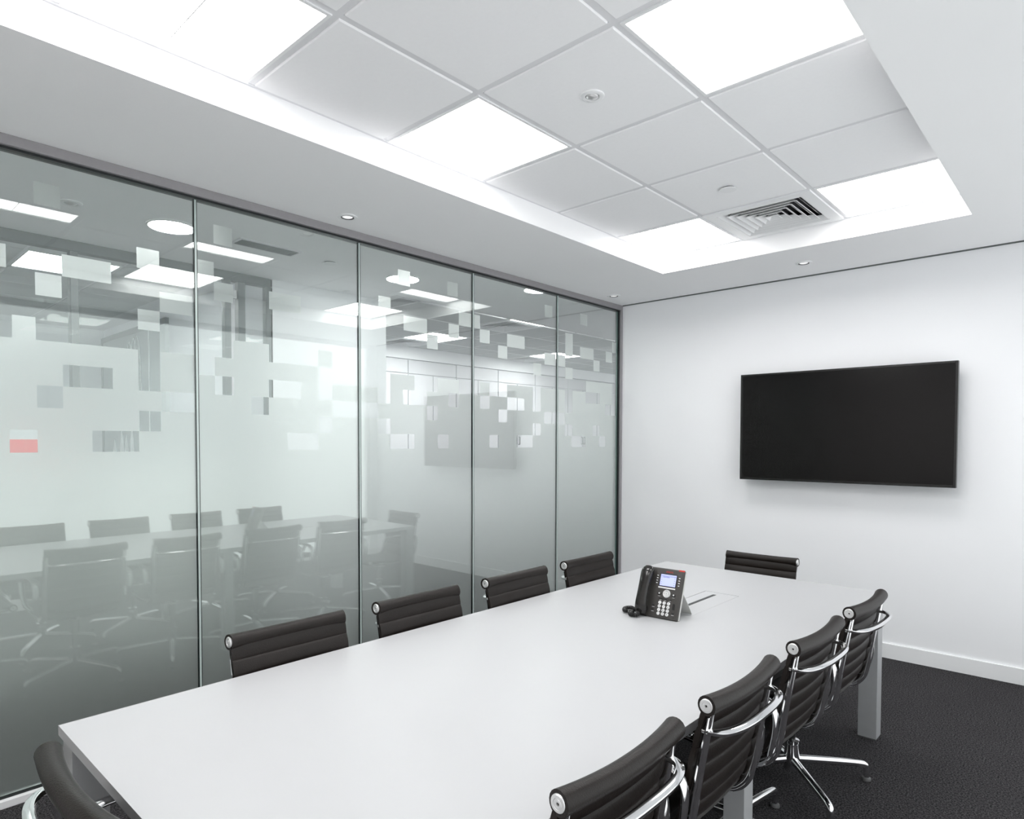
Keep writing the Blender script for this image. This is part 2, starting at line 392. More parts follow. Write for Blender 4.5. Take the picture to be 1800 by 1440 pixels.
def downlight(x, y, label):
    t = empty('downlight', (x, y, ZC), label=label, cat='downlight', group='small downlights in the plaster ceiling')
    bm = BM(); lathe(bm, [(0.052, 0.0), (0.052, -0.004), (0.047, -0.006), (0.036, -0.006), (0.034, -0.004), (0.034, 0.0)], 36); obj('trim_ring', bm, M['trim'], t, True, 40)
    bm = BM(); lathe(bm, [(0.034, -0.001), (0.034, -0.0055), (0.030, -0.0055), (0.029, -0.001)], 36); obj('inner_ring', bm, M['seal'], t, True, 40)
    bm = BM(); lathe(bm, [(0.029, -0.001), (0.024, -0.004), (0, -0.005)], 28); obj('lens', bm, M['lens'], t, True)
downlight(0.199, -2.906, 'small downlight over the glass partition, left of the tray')
downlight(0.191, -0.387, 'small downlight in the corner where glass meets the end wall')
downlight(1.667, -0.372, 'small downlight above the television wall, below the air grille')

# ------------------------------------------------------------------ glass partition with the frosted pixel film
wall_left = empty('wall_left', (0, 0, 0), kind='structure', label='frameless glass partition with a frosted pixel pattern')
GB, GT = 0.035, ZC - 0.045
bm = BM(); box(bm, -0.035, 0.03, YB, 0.0, GT + 0.004, ZC, bev=0.002); box(bm, -0.03, 0.012, YB, 0.0, GT - 0.006, GT + 0.004, mi=1)
obj('head_track', bm, [M['frame'], M['seal']], wall_left)
bm = BM(); box(bm, -0.035, 0.032, YB, 0.0, 0.0, GB - 0.004, bev=0.002); obj('sill_track', bm, M['trim'], wall_left)
bm = BM(); box(bm, 0.007, 0.011, YB, 0.0, GB - 0.004, GB + 0.008); obj('sill_gasket', bm, M['seal'], wall_left)
bm = BM(); box(bm, -0.035, 0.03, -0.022, 0.0, GB - 0.004, GT + 0.004, bev=0.002); obj('end_post', bm, M['frame'], wall_left)
bm = BM(); box(bm, -0.015, 0.012, -0.030, -0.022, GB, GT); obj('end_gasket', bm, M['seal'], wall_left)
ZR = [1.392 + 0.0907 * k for k in range(-16, 15)]
def zs(z): return min(ZR, key=lambda q: abs(q - z))
TOP = ZR[16 + 5]        # 1.846: common top of the solid frosting
ADD = [(-4.229, -4.138, 2.39, 2.48), (-3.516, -3.426, 2.43, 2.50), (-2.412, -2.320, 2.42, 2.50), (-2.011, -1.921, 2.39, 2.48), (-1.018, -0.925, 2.42, 2.50),
       (-3.855, -3.762, 2.209, 2.301), (-4.137, -3.957, 2.118, 2.208), (-4.229, -4.139, 2.03, 2.118), (-3.606, -3.517, 2.208, 2.301), (-3.517, -3.424, 2.118, 2.205),
       (-3.237, -3.059, 2.12, 2.206), (-3.854, -3.763, 1.938, 2.03), (-4.512, -4.322, 2.118, 2.212), (-2.555, -2.468, 2.208, 2.298), (-2.370, -2.185, 2.118, 2.208),
       (-2.001, -1.910, 2.118, 2.208), (-2.185, -2.095, 2.03, 2.118), (-1.910, -1.714, 2.208, 2.30), (-1.714, -1.619, 2.118, 2.208), (-1.439, -1.250, 2.118, 2.208),
       (-1.533, -1.438, 2.03, 2.118), (-0.568, -0.469, 2.39, 2.48), (-0.762, -0.664, 2.118, 2.30), (-0.565, -0.377, 2.118, 2.208), (-0.377, -0.289, 2.03, 2.118),
       (-0.198, -0.102, 2.118, 2.208), (-0.102, -0.03, 2.208, 2.30), (-1.149, -1.059, 1.938, 2.03), (-1.020, -0.760, 2.03, 2.118), (-0.762, -0.664, 1.938, 2.03),
       (-3.762, -3.620, 2.03, 2.118), (-4.307, -4.230, 1.846, 1.938), (-2.958, -2.870, 1.846, 1.938), (-0.484, -0.10, 1.846, 1.938), (-3.423, -3.24, 1.846, 1.938)]
CUT = [(-4.322, -4.231, 1.392, 1.483), (-4.038, -3.856, 1.392, 1.483), (-3.140, -2.959, 1.392, 1.483), (-2.473, -2.288, 1.392, 1.483), (-2.096, -2.002, 1.392, 1.483),
       (-1.618, -1.526, 1.392, 1.483), (-1.333, -1.156, 1.392, 1.483), (-0.674, -0.487, 1.392, 1.483), (-0.292, -0.197, 1.392, 1.483),
       (-4.140, -3.957, 1.664, 1.755), (-4.230, -4.141, 1.573, 1.664), (-3.853, -3.762, 1.483, 1.573), (-3.759, -3.606, 1.573, 1.664), (-3.242, -3.060, 1.664, 1.755),
       (-2.958, -2.870, 1.483, 1.573), (-2.869, -2.562, 1.573, 1.664), (-2.562, -2.471, 1.483, 1.573), (-2.376, -2.186, 1.664, 1.755), (-2.186, -2.096, 1.573, 1.664),
       (-2.002, -1.911, 1.664, 1.755), (-1.714, -1.618, 1.664, 1.755), (-1.437, -1.251, 1.664, 1.755), (-1.532, -1.437, 1.573, 1.664), (-1.154, -1.060, 1.483, 1.573),
       (-1.020, -0.764, 1.573, 1.664), (-0.764, -0.667, 1.483, 1.573), (-0.384, -0.284, 1.483, 1.573), (-0.202, -0.101, 1.664, 1.755), (-3.517, -3.424, 1.664, 1.755),
       (-3.336, -3.243, 1.573, 1.664), (-0.484, -0.287, 1.755, 1.846), (-3.855, -3.762, 1.664, 1.846), (-3.606, -3.517, 1.755, 1.846), (-3.24, -3.148, 1.846, 1.846),
       (-2.958, -2.870, 1.664, 1.846), (-2.870, -2.562, 1.755, 1.846), (-2.562, -2.471, 1.664, 1.846), (-1.910, -1.714, 1.755, 1.846), (-2.286, -2.096, 1.755, 1.846), (-1.154, -1.060, 1.664, 1.846),
       (-0.764, -0.667, 1.664, 1.846), (-0.102, -0.03, 1.664, 1.846), (-1.619, -1.438, 1.755, 1.846)]
ADD = [(a, b, zs(c), zs(d)) for a, b, c, d in ADD]; CUT = [(a, b, zs(c), zs(d)) for a, b, c, d in CUT]
XF0, XF1 = -0.0128, -0.0138
def film_box(bm, y0, y1, z0, z1):
    quad(bm, [(XF0, y0, z0), (XF0, y1, z0), (XF0, y1, z1), (XF0, y0, z1)])
    quad(bm, [(XF1, y0, z0), (XF1, y0, z1), (XF1, y1, z1), (XF1, y1, z0)])
def film_obj(name, rects, parent):
    bm = BM()
    for r in rects: film_box(bm, *r)
    me = bpy.data.meshes.new(name); bm.to_mesh(me); bm.free(); me.materials.append(M['film'])
    return inst(name, me, parent)
PANES = [(YB, MULL[0])] + list(zip(MULL, MULL[1:]))
for y0, y1 in PANES:
    g = 0.008
    bm = BM(); vs = box(bm, -0.012, 0.0, y0 + g, y1 - g, GB, GT)
    for f in bm.faces: f.material_index = 0 if abs(f.calc_center_median().x + 0.012) < 1e-4 or abs(f.calc_center_median().x) < 1e-4 else 1
    pane = obj('glass_pane', bm, [M['glass'], M['edge']], wall_left)
    lo, hi = y0 + g, y1 - g
    def clipr(rs): return [(max(a, lo), min(b, hi), c, d) for a, b, c, d in rs if min(b, hi) - max(a, lo) > 0.004 and d > c]
    adds, cuts = clipr(ADD), clipr(CUT)
    ys = sorted({round(v, 4) for v in [lo, hi] + [q for r in adds + cuts for q in r[:2]]})
    zz = sorted({round(v, 5) for v in [GB, TOP] + [q for r in cuts for q in r[2:]] if v <= TOP + 1e-6})
    rects = []
    for ya, yb in zip(ys, ys[1:]):
        if yb - ya < 1e-4: continue
        run = None
        for za, zb in zip(zz, zz[1:]):
            ym, zm = (ya + yb) / 2, (za + zb) / 2
            if any(a < ym < b and c < zm < d for a, b, c, d in cuts):
                if run: rects.append((ya, yb, *run)); run = None
            else: run = (run[0], zb) if run else (za, zb)
        if run: rects.append((ya, yb, *run))
    film_obj('frosted_film', rects, pane)
    for r in adds: film_obj('film_square', [r], pane)
for y in MULL[:-1]:
    bm = BM(); box(bm, -0.012, -0.001, y - 0.008, y - 0.0045, GB, GT); box(bm, -0.012, -0.001, y + 0.0045, y + 0.008, GB, GT); obj('joint_gasket', bm, M['seal'], wall_left)
    bm = BM(); box(bm, -0.011, 0.0005, y - 0.0045, y + 0.0045, GB, GT); obj('joint_strip', bm, M['strip'], wall_left)

# ------------------------------------------------------------------ what stands beyond the glass
bm = BM(); box(bm, -1.11, 0.0, YB, 6.5, ZC, ZC + 0.08); box(bm, XP - 0.05, -1.11, YB, -1.5, ZC, ZC + 0.08)
ceil2 = obj('ceiling', bm, M['ceil'], kind='structure', label='plain white corridor ceiling')
ceil3 = empty('ceiling', (0, 0, 0), kind='structure', label='tiled ceiling of the open office beyond the glass')
bm = BM(); box(bm, -6.3, -1.11, YB, 7.0, ZT + 0.085, ZT + 0.12); obj('slab', bm, M['ceil'], ceil3)
bm = BM(); box(bm, -1.125, -1.105, -1.5, 6.5, ZC, ZT + 0.085); obj('bulkhead', bm, M['ceil'], ceil3)
# office: grid lines x = -1.18 - 0.6 i, y = -0.36 + 0.6 j
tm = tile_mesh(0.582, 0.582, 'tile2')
OX, OY = -1.50, -0.34
o_lights = {(0, 1), (3, 1), (0, 5), (3, 5), (0, 9)}; o_vents = {(1, 1), (4, 1), (1, 5), (4, 5)}
for i in range(-1, 5):
    for j in range(-3, 11):
        cx, cy = OX - 0.6 * i + 0.22, OY + 0.6 * j + 0.28
        if cx > -1.41 + 0.3 or (cx > XP and cy < -1.5): continue
        if (i, j) in o_lights or (i, j) in o_vents: continue
        if cx + 0.29 > -1.13: continue
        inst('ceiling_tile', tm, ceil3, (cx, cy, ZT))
bm = BM()
for j in range(-3, 12):
    y = OY + 0.6 * j - 0.02; box(bm, -4.0, -1.13, y - 0.012, y + 0.012, ZT - 0.002, ZT + 0.02)
for i in range(-1, 6):
    x = OX - 0.6 * i - 0.08
    box(bm, x - 0.012, x + 0.012, -2.3, 6.5, ZT - 0.002, ZT + 0.02)
obj('grid_bars', bm, M['trim'], ceil3, kind='stuff')
OL = {(0, 1): 'square office ceiling light just beyond the right end of the glass', (3, 1): 'square office ceiling light deep beyond the third glass pane', (0, 5): 'thin sliver of office ceiling light beside the end post of the glass',
      (3, 5): 'small far office ceiling light near the end of the glass', (0, 9): 'farthest office ceiling light, hidden at the right end'}
for (i, j), lab in OL.items():
    luminaire(OX - 0.6 * i + 0.22, OY + 0.6 * j + 0.28, ZT - 0.004, 0.58, 0.58, lab, 'square lights in the office beyond the glass', split=False)
OV = {(1, 1): 'louvred air grille beside the nearest office light beyond the glass', (4, 1): 'louvred air grille by the cupboards beyond the third pane', (1, 5): 'louvred air grille at the far right end of the office ceiling', (4, 5): 'louvred air grille by the far cupboards near the end post'}
for (i, j), lab in OV.items():
    vent(OX - 0.6 * i + 0.22, OY + 0.6 * j + 0.28, ZT - 0.004, 0.58, lab, 'air grilles in the office beyond the glass', n=5)
# storage wall along the far side of the office
bm = BM(); box(bm, -4.52, -4.40, -2.4, 8.0, 0, ZT + 0.04); obj('wall_far', bm, M['wall'], kind='structure', label='white wall at the far side of the office')
bm = BM()
for a in ((-4.52, -3.7, 0, ZT + 0.04), (-0.5, -0.035, 0, ZT + 0.04), (-3.7, -0.5, 0, 0.3), (-3.7, -0.5, 2.5, ZT + 0.04)): box(bm, a[0], a[1], 7.0, 7.1, a[2], a[3])
obj('wall_end', bm, M['wall'], kind='structure', label='white end wall of the office')
fill_win2 = empty('fill_window_2', (0, 7.05, 0), kind='structure', label='added window in the office end wall, letting in fill daylight')  # added opening that brings ambient daylight into the office
for k in range(2):
    bm = BM(); box(bm, -3.68 + 1.6 * k, -2.12 + 1.6 * k, -0.005, 0.005, 0.32, 2.48); obj('glass_pane', bm, M['glass2'], fill_win2)
bm = BM()
for a in ((-3.7, -3.68, 0.3, 2.5), (-0.52, -0.5, 0.3, 2.5), (-2.12, -2.08, 0.3, 2.5), (-3.68, -2.12, 0.3, 0.32), (-2.08, -0.52, 0.3, 0.32), (-3.68, -2.12, 2.48, 2.5), (-2.08, -0.52, 2.48, 2.5)): box(bm, a[0], a[1], -0.03, 0.03, a[2], a[3])
obj('frame', bm, M['trim'], fill_win2)
CW = 0.9
def cupboard():
    t = empty('storage_cupboard', (0, 0, 0))
    bm = BM(); box(bm, -4.38, -3.97, 0.004, CW - 0.004, 0.05, 2.56); obj('carcass', bm, M['cupb'], t)
    bm = BM(); box(bm, -4.37, -3.99, 0.01, CW - 0.01, 0.0, 0.05); obj('plinth', bm, M['frame2'], t)
    for k in (0, 1):
        a = 0.006 + k * CW / 2
        bm = BM(); box(bm, -3.97, -3.95, a, a + CW / 2 - 0.012, 0.06, 2.36, bev=0.002); d = obj('door', bm, M['cupb'], t)
        hy = CW / 2 + (0.035 if k else -0.035)
        bm = BM(); sweep(bm, [Vector(p) for p in ((-3.952, hy, 1.38), (-3.92, hy, 1.385), (-3.92, hy, 1.50), (-3.952, hy, 1.505))], (0, 1, 0), 0.012, 0.012); obj('handle', bm, M['frame2'], d)
    bm = BM(); box(bm, -3.97, -3.95, 0.006, CW - 0.006, 2.37, 2.55, bev=0.002); obj('top_panel', bm, M['cupb'], t)
    return t
proto = cupboard()
ORD = ['nearest', 'second', 'third', 'fourth', 'fifth', 'sixth', 'seventh', 'last']
for k in range(8):
    o = proto if k == 0 else copy_tree(proto)
    o.location = (0, -1.0 + 0.9 * k, 0)
    tag(o, 'tall white storage cupboard beyond the glass, %s of the row counting from the left' % ORD[k], 'cupboard', 'storage cupboards along the far office wall')
bm = BM(); box(bm, -4.39, -3.94, -2.3, 6.3, 2.565, ZT - 0.002); obj('trim_1', bm, M['wall'], kind='structure', label='white bulkhead over the cupboards')
# white wall between the corridor and the left-hand room
bm = BM(); box(bm, XP - 0.12, XP, -2.53, -1.5, 0, ZC + 0.04); obj('wall_corridor', bm, M['wall'], kind='structure', label='white wall panel across the corridor')
bm = BM(); box(bm, -6.2, XP - 0.12, -2.42, -2.36, 0, ZT + 0.04); obj('wall_office', bm, M['wall'], kind='structure')
bm = BM(); box(bm, -5.75, -5.65, YB, -2.42, 0, ZT + 0.04); obj('wall_west', bm, M['wall'], kind='structure', label='white far wall of the left-hand room')
bm = BM(); box(bm, -5.75, 0.0, YB - 0.1, YB, 0, ZT + 0.04); obj('wall_south', bm, M['wall'], kind='structure')
# glazed screen across the corridor
part = empty('wall_glazed', (0, 0, 0), kind='structure', label='grey framed glazed screen across the corridor')
bm = BM(); box(bm, XP - 0.06, XP, YB, -2.517, 2.56, ZC, bev=0.003); obj('head_rail', bm, M['frame2'], part)
for ya, yb in ((-3.784, -3.742), (-2.867, -2.825), (-2.774, -2.722), (-2.566, -2.517), (-4.85, -4.80)):
    bm = BM(); box(bm, XP - 0.06, XP, ya, yb, 0, 2.56, bev=0.003); obj('post', bm, M['frame2'], part)
for ya, yb in ((YB, -4.85), (-4.80, -3.784), (-3.742, -2.867), (-2.722, -2.566)):
    bm = BM(); box(bm, XP - 0.036, XP - 0.026, ya, yb, 0.02, 2.56); gpn = obj('glass_pane', bm, M['glass2'], part)
    bm = BM(); box(bm, XP - 0.0255, XP - 0.0245, ya + 0.004, yb - 0.004, 0.03, 1.30); obj('white_film', bm, M['whiteline'], gpn)
bm = BM(); box(bm, XP - 0.05, XP - 0.01, -2.820, -2.778, 2.44, 2.50, bev=0.006, seg=2); obj('door_closer', bm, M['satin'], part)
# left-hand room: ceiling grid, lights, grey glass wall with white line drawing
ceil4 = empty('ceiling', (0, 0, 0), kind='structure', label='tiled ceiling of the left-hand room beyond the corridor')
RX, RY = -2.28, -3.22
r_lights = {(0, 0), (2, 1), (0, 3)}
for i in range(-1, 6):
    for j in range(-1, 5):
        cx, cy = RX - 0.6 * i - 0.29, RY - 0.6 * j - 0.3
        if cx > XP - 0.35 or (i, j) in r_lights: continue
        if cx - 0.3 < -5.65 or cy + 0.3 > -2.4: continue
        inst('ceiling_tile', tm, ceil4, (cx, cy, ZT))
bm = BM(); box(bm, -5.65, XP - 0.06, YB, -2.42, ZT + 0.006, ZT + 0.03); obj('grid_bars', bm, M['grid'], ceil4, kind='stuff')
RL = {(0, 0): 'square ceiling light behind the corridor screen, half hidden by a frosted strip', (2, 1): 'square ceiling light deep in the left-hand room beyond the screen', (0, 3): 'square ceiling light at the rear of the left-hand room'}
for (i, j), lab in RL.items():
    luminaire(RX - 0.6 * i - 0.29, RY - 0.6 * j - 0.3, ZT, 0.58, 0.58, lab, 'square lights in the left-hand room', split=True)
vent(RX - 0.6 * 3 - 0.29, RY - 0.6 - 0.3, ZT - 0.002, 0.58, 'pale air grille deep in the left-hand room beyond the screen', n=5)
gp = empty('wall_grey', (0, -2.42, 0), kind='structure', label='grey glass side wall with white line drawing')
bm = BM(); box(bm, -5.58, -3.78, -0.03, 0.0, 0.02, 2.58); obj('grey_panel', bm, M['greyp'], gp)
bm = BM(); box(bm, -5.64, -3.62, -0.035, -0.001, 2.58, 2.64); box(bm, -5.64, -5.58, -0.035, -0.001, 0, 2.58); obj('frame', bm, M['frame2'], gp)
for x in (-4.08, -3.70): 
    bm = BM(); wj = 0.012 if x < -4 else 0.07
    box(bm, x - wj, x + wj, -0.034, -0.0305 if x < -4 else -0.001, 0.02, 2.58); obj('joint_strip', bm, M['whiteline'], gp)
bm = BM()
for k, (cx, hw, top) in enumerate(((-4.66, 0.11, 2.50), (-4.53, 0.11, 2.53), (-4.42, 0.11, 2.54))):
    pts = [Vector((cx + hw * math.cos(PI * (1 - t / 16)), -0.034, top - 0.75 + 0.75 * math.sin(PI * t / 16) ** 0.8)) for t in range(17)]
    sweep(bm, pts, (0, 1, 0), 0.003, 0.018, n=4)
obj('arch_drawing', bm, M['whiteline'], gp)
for k, (x, wd, zt_) in enumerate(((-5.2, 0.07, 1.46), (-4.95, 0.06, 1.56), (-4.80, 0.06, 1.50), (-4.62, 0.05, 1.62))):
    bm = BM(); pr = [(-wd, 0.6), (-wd, zt_ - 0.18), (-wd * 0.5, zt_ - 0.08), (0, zt_), (wd * 0.5, zt_ - 0.07), (wd, zt_ - 0.2), (wd, 0.6)]
    a = [bm.verts.new((x + px, -0.034, pz)) for px, pz in pr]; b = [bm.verts.new((x + px, -0.031, pz)) for px, pz in pr]
    bm.faces.new(a); bm.faces.new(b[::-1])
    for q in range(len(pr)): bm.faces.new((a[q], a[(q + 1) % len(pr)], b[(q + 1) % len(pr)], b[q]))
    obj('leaf_decal', bm, M['whiteline'], gp)
# red poster
t = empty('red_poster', (-3.0, -3.83, 1.2), label='red poster with a white top band seen through the leftmost clear square', cat='poster')
bm = BM(); box(bm, -0.02, 0.0, -0.02, 0.42, -0.35, 0.42, bev=0.003); obj('board', bm, M['trim'], t)
bm = BM(); box(bm, 0.0, 0.003, 0.0, 0.28, -0.33, 0.245); obj('red_field', bm, M['redposter'], t)
bm = BM(); box(bm, -0.03, 0.0, 0.1, 0.16, -1.2, -0.35); obj('stand_post', bm, M['satin'], t)
bm = BM(); box(bm, -0.2, 0.2, 0.0, 0.26, -1.2, -1.185, bev=0.004); obj('stand_base', bm, M['satin'], t)

def round_lamp(x, y, r, label):
    t = empty('round_ceiling_lamp', (x, y, ZC), label=label, cat='ceiling lamp', group='round lamps in the corridor ceiling')
    bm = BM(); lathe(bm, [(r + 0.012, 0.0), (r + 0.012, -0.006), (r + 0.002, -0.008), (r, -0.004), (r, 0.0)], 40); obj('trim_ring', bm, M['trim'], t, True, 40)
    bm = BM(); lathe(bm, [(r, -0.003), (r * 0.9, -0.006), (0, -0.008)], 40); obj('diffuser', bm, M['round'], t, True)
round_lamp(-0.652, -3.471, 0.115, 'round corridor lamp beyond the first full glass pane, nearest the camera')
round_lamp(-0.635, -1.888, 0.115, 'round corridor lamp with a frosted square over it beyond the third pane')
round_lamp(-0.13, -0.97, 0.10, 'round corridor lamp half hidden by the head track near the end wall')
disc_thing('ceiling_speaker', -0.64, -3.948, ZC, 'small round grey ceiling sensor beyond the leftmost glass pane', 'sensor', 0.05, 'sensor')
disc_thing('sprinkler_cover', -0.65, -2.481, ZC, 'small round cover plate in the corridor ceiling beyond the second pane', 'sprinkler cover', 0.045, 'cover')
t = empty('linear_grille', (-0.63, -2.93, ZC), label='narrow grey linear grille in the corridor ceiling beyond the second pane', cat='air grille')
bm = BM(); box(bm, -0.075, 0.075, -0.20, 0.20, -0.005, 0.0, bev=0.002); obj('frame', bm, M['grid'], t)
bm = BM()
for k in range(6): box(bm, -0.05 + k * 0.018, -0.038 + k * 0.018, -0.18, 0.18, -0.008, -0.004)
obj('slats', bm, M['frame2'], t)

# ------------------------------------------------------------------ television
t = empty('television', (1.82, -0.003, 1.547), label='large black flat television tilted forward on the white end wall', cat='television')
TW, TH = 1.350, 0.776
tilt = 0.0
def tvbox(bm, x0, x1, y0, y1, z0, z1, **k): box(bm, x0, x1, y0, y1, z0, z1, **k)
bm = BM(); tvbox(bm, -TW / 2, TW / 2, -0.118, -0.078, -TH / 2, TH / 2, bev=0.003, seg=2); obj('housing', bm, M['bezel'], t)
bm = BM(); f = 0.014
for a in ((-TW / 2, -TW / 2 + f, -TH / 2, TH / 2), (TW / 2 - f, TW / 2, -TH / 2, TH / 2), (-TW / 2 + f, TW / 2 - f, -TH / 2, -TH / 2 + f * 1.2), (-TW / 2 + f, TW / 2 - f, TH / 2 - f, TH / 2)):
    box(bm, a[0], a[1], -0.121, -0.117, a[2], a[3], bev=0.0012)
obj('bezel', bm, M['bezel'], t)
bm = BM(); box(bm, -TW / 2 + f, TW / 2 - f, -0.1195, -0.1175, -TH / 2 + f * 1.2, TH / 2 - f); obj('screen', bm, M['screen'], t)
bm = BM(); box(bm, -0.5, 0.5, -0.078, -0.045, -0.28, 0.25, bev=0.01); obj('back_cover', bm, M['black'], t)
bm = BM(); box(bm, -0.25, 0.25, -0.05, 0.0, -0.15, 0.15, bev=0.004); obj('wall_bracket', bm, M['dark'], t)

# ------------------------------------------------------------------ conference table
tb = empty('conference_table', ((TX0 + TX1) / 2, (TYF + TYN) / 2, 0), label='long white conference table on square silver legs', cat='table')
hx, hy = (TX1 - TX0) / 2, (TYF - TYN) / 2
# top with a rectangular cut-out for the cable flap
FX0, FX1, FY0, FY1 = -0.062, 0.107, 0.52, 0.995
bm = BM(); TH_ = 0.026
for a in ((-hx, FX0, -hy, hy), (FX1, hx, -hy, hy), (FX0, FX1, -hy, FY0), (FX0, FX1, FY1, hy)): 
    box(bm, a[0], a[1], a[2], a[3], TZ - TH_, TZ)
bmesh.ops.remove_doubles(bm, verts=bm.verts[:], dist=1e-5)
obj('tabletop', bm, M['table'], tb)
bm = BM(); e = 0.0025
box(bm, FX0 + e, FX1 - e, FY0 + e, FY1 - e, TZ - 0.018, TZ - 0.0005, bev=0.001); flap = obj('cable_flap', bm, M['table'], tb)
bm = BM(); box(bm, 0.0, 0.016, FY0 + 0.15, FY1 - 0.05, TZ - 0.001, TZ + 0.0004); obj('cable_slot', bm, M['seal'], flap)
bm = BM(); box(bm, FX0, FX1, FY0, FY1, TZ - 0.06, TZ - 0.0265); obj('cable_tray', bm, M['dark'], tb)
lw = 0.082; ins = 0.008
for sx in (-1, 1):
    for yy, lw in ((-hy + ins + 0.041, 0.082), (-0.043, 0.066), (hy - ins - 0.041, 0.082)):
        bm = BM(); cx = sx * (hx - ins - lw / 2); box(bm, cx - lw / 2, cx + lw / 2, yy - lw / 2, yy + lw / 2, 0.006, TZ - TH_ - 0.001, bev=0.002, seg=2)
        l = obj('leg', bm, M['leg'], tb)
        bm = BM(); box(bm, cx - lw / 2 + 0.002, cx + lw / 2 - 0.002, yy - lw / 2 + 0.002, yy + lw / 2 - 0.002, 0.0, 0.006); obj('foot', bm, M['rubber'], l)
for sx in (-1, 1):
    bm = BM(); cx = sx * (hx - 0.10); box(bm, cx - 0.015, cx + 0.015, -hy + 0.1, hy - 0.1, TZ - TH_ - 0.020, TZ - TH_ - 0.001); obj('side_rail', bm, M['leg'], tb)
for yy in (-hy + 0.10, hy - 0.10):
    bm = BM(); box(bm, -hx + 0.1, hx - 0.1, yy - 0.015, yy + 0.015, TZ - TH_ - 0.020, TZ - TH_ - 0.001); obj('end_rail', bm, M['leg'], tb)

# ------------------------------------------------------------------ chair
PROF_BACK = [(-0.270, 0.797), (-0.254, 0.74), (-0.236, 0.66), (-0.220, 0.58), (-0.207, 0.515), (-0.190, 0.468)]
PROF_SEAT = [(-0.190, 0.468), (-0.158, 0.435), (-0.11, 0.424), (0.0, 0.424), (0.10, 0.432), (0.18, 0.441), (0.222, 0.442)]
HWID = 0.207
def dense(prof, n=240):
    c = catmull([(0, a, b) for a, b in prof], 12); L = [0]
    for p, q in zip(c, c[1:]): L.append(L[-1] + (q - p).length)
    out = []
    for k in range(n + 1):
        s = L[-1] * k / n; i = 0
        while i < len(L) - 2 and L[i + 1] < s: i += 1
        t = (s - L[i]) / max(L[i + 1] - L[i], 1e-9); out.append(c[i].lerp(c[i + 1], t))
    return out, L[-1]
def sling(bm, prof, nsteps, pitch, bow0, bow1, phase=0.0):
    pts, L = dense(prof, nsteps); NU = 10; top = []; bot = []
    for i, p in enumerate(pts):
        T = (pts[min(i + 1, nsteps)] - pts[max(i - 1, 0)]).normalized()
        Nn = Vector((1, 0, 0)).cross(T).normalized()      # toward the sitter for a path running down the back
        if Nn.y < 0 and abs(T.z) > 0.5: Nn = -Nn
        if abs(T.z) <= 0.5 and Nn.z < 0: Nn = -Nn
        s = L * i / nsteps
        pad = abs(math.sin(PI * (s + phase) / pitch)) ** 0.5
        th = 0.0055 + 0.0075 * pad; f = i / nsteps; bow = bow0 + (bow1 - bow0) * f
        ru, rd = [], []
        for k in range(NU + 1):
            u = -1 + 2 * k / NU; d = -bow * (1 - u * u)
            e = 1.0 if abs(u) < 0.99 else 0.5
            ru.append(bm.verts.new(p + Nn * (d + th * e) + Vector((u * HWID, 0, 0)))); rd.append(bm.verts.new(p + Nn * (d - th * e) + Vector((u * HWID, 0, 0))))
        top.append(ru); bot.append(rd)
    for i in range(nsteps):
        for k in range(NU):
            bm.faces.new((top[i][k], top[i][k + 1], top[i + 1][k + 1], top[i + 1][k])); bm.faces.new((bot[i][k], bot[i + 1][k], bot[i + 1][k + 1], bot[i][k + 1]))
        for k in (0, NU): bm.faces.new((top[i][k], top[i + 1][k], bot[i + 1][k], bot[i][k]))
    for i in (0, nsteps):
        for k in range(NU): bm.faces.new((top[i][k], top[i][k + 1], bot[i][k + 1], bot[i][k]))
def roll(bm, y, z, r, half, bow, by, bz):
    pts = [Vector((half * (-1 + 2 * k / 16), y - by * bow * (1 - (-1 + 2 * k / 16) ** 2), z - bz * bow * (1 - (-1 + 2 * k / 16) ** 2))) for k in range(17)]
    sweep(bm, pts, (0, 0, 1), lambda t: 2 * r * (1 + 0.10 * abs(2 * t - 1) ** 3), lambda t: 2 * r * (1 + 0.10 * abs(2 * t - 1) ** 3), n=18, power=2.0)

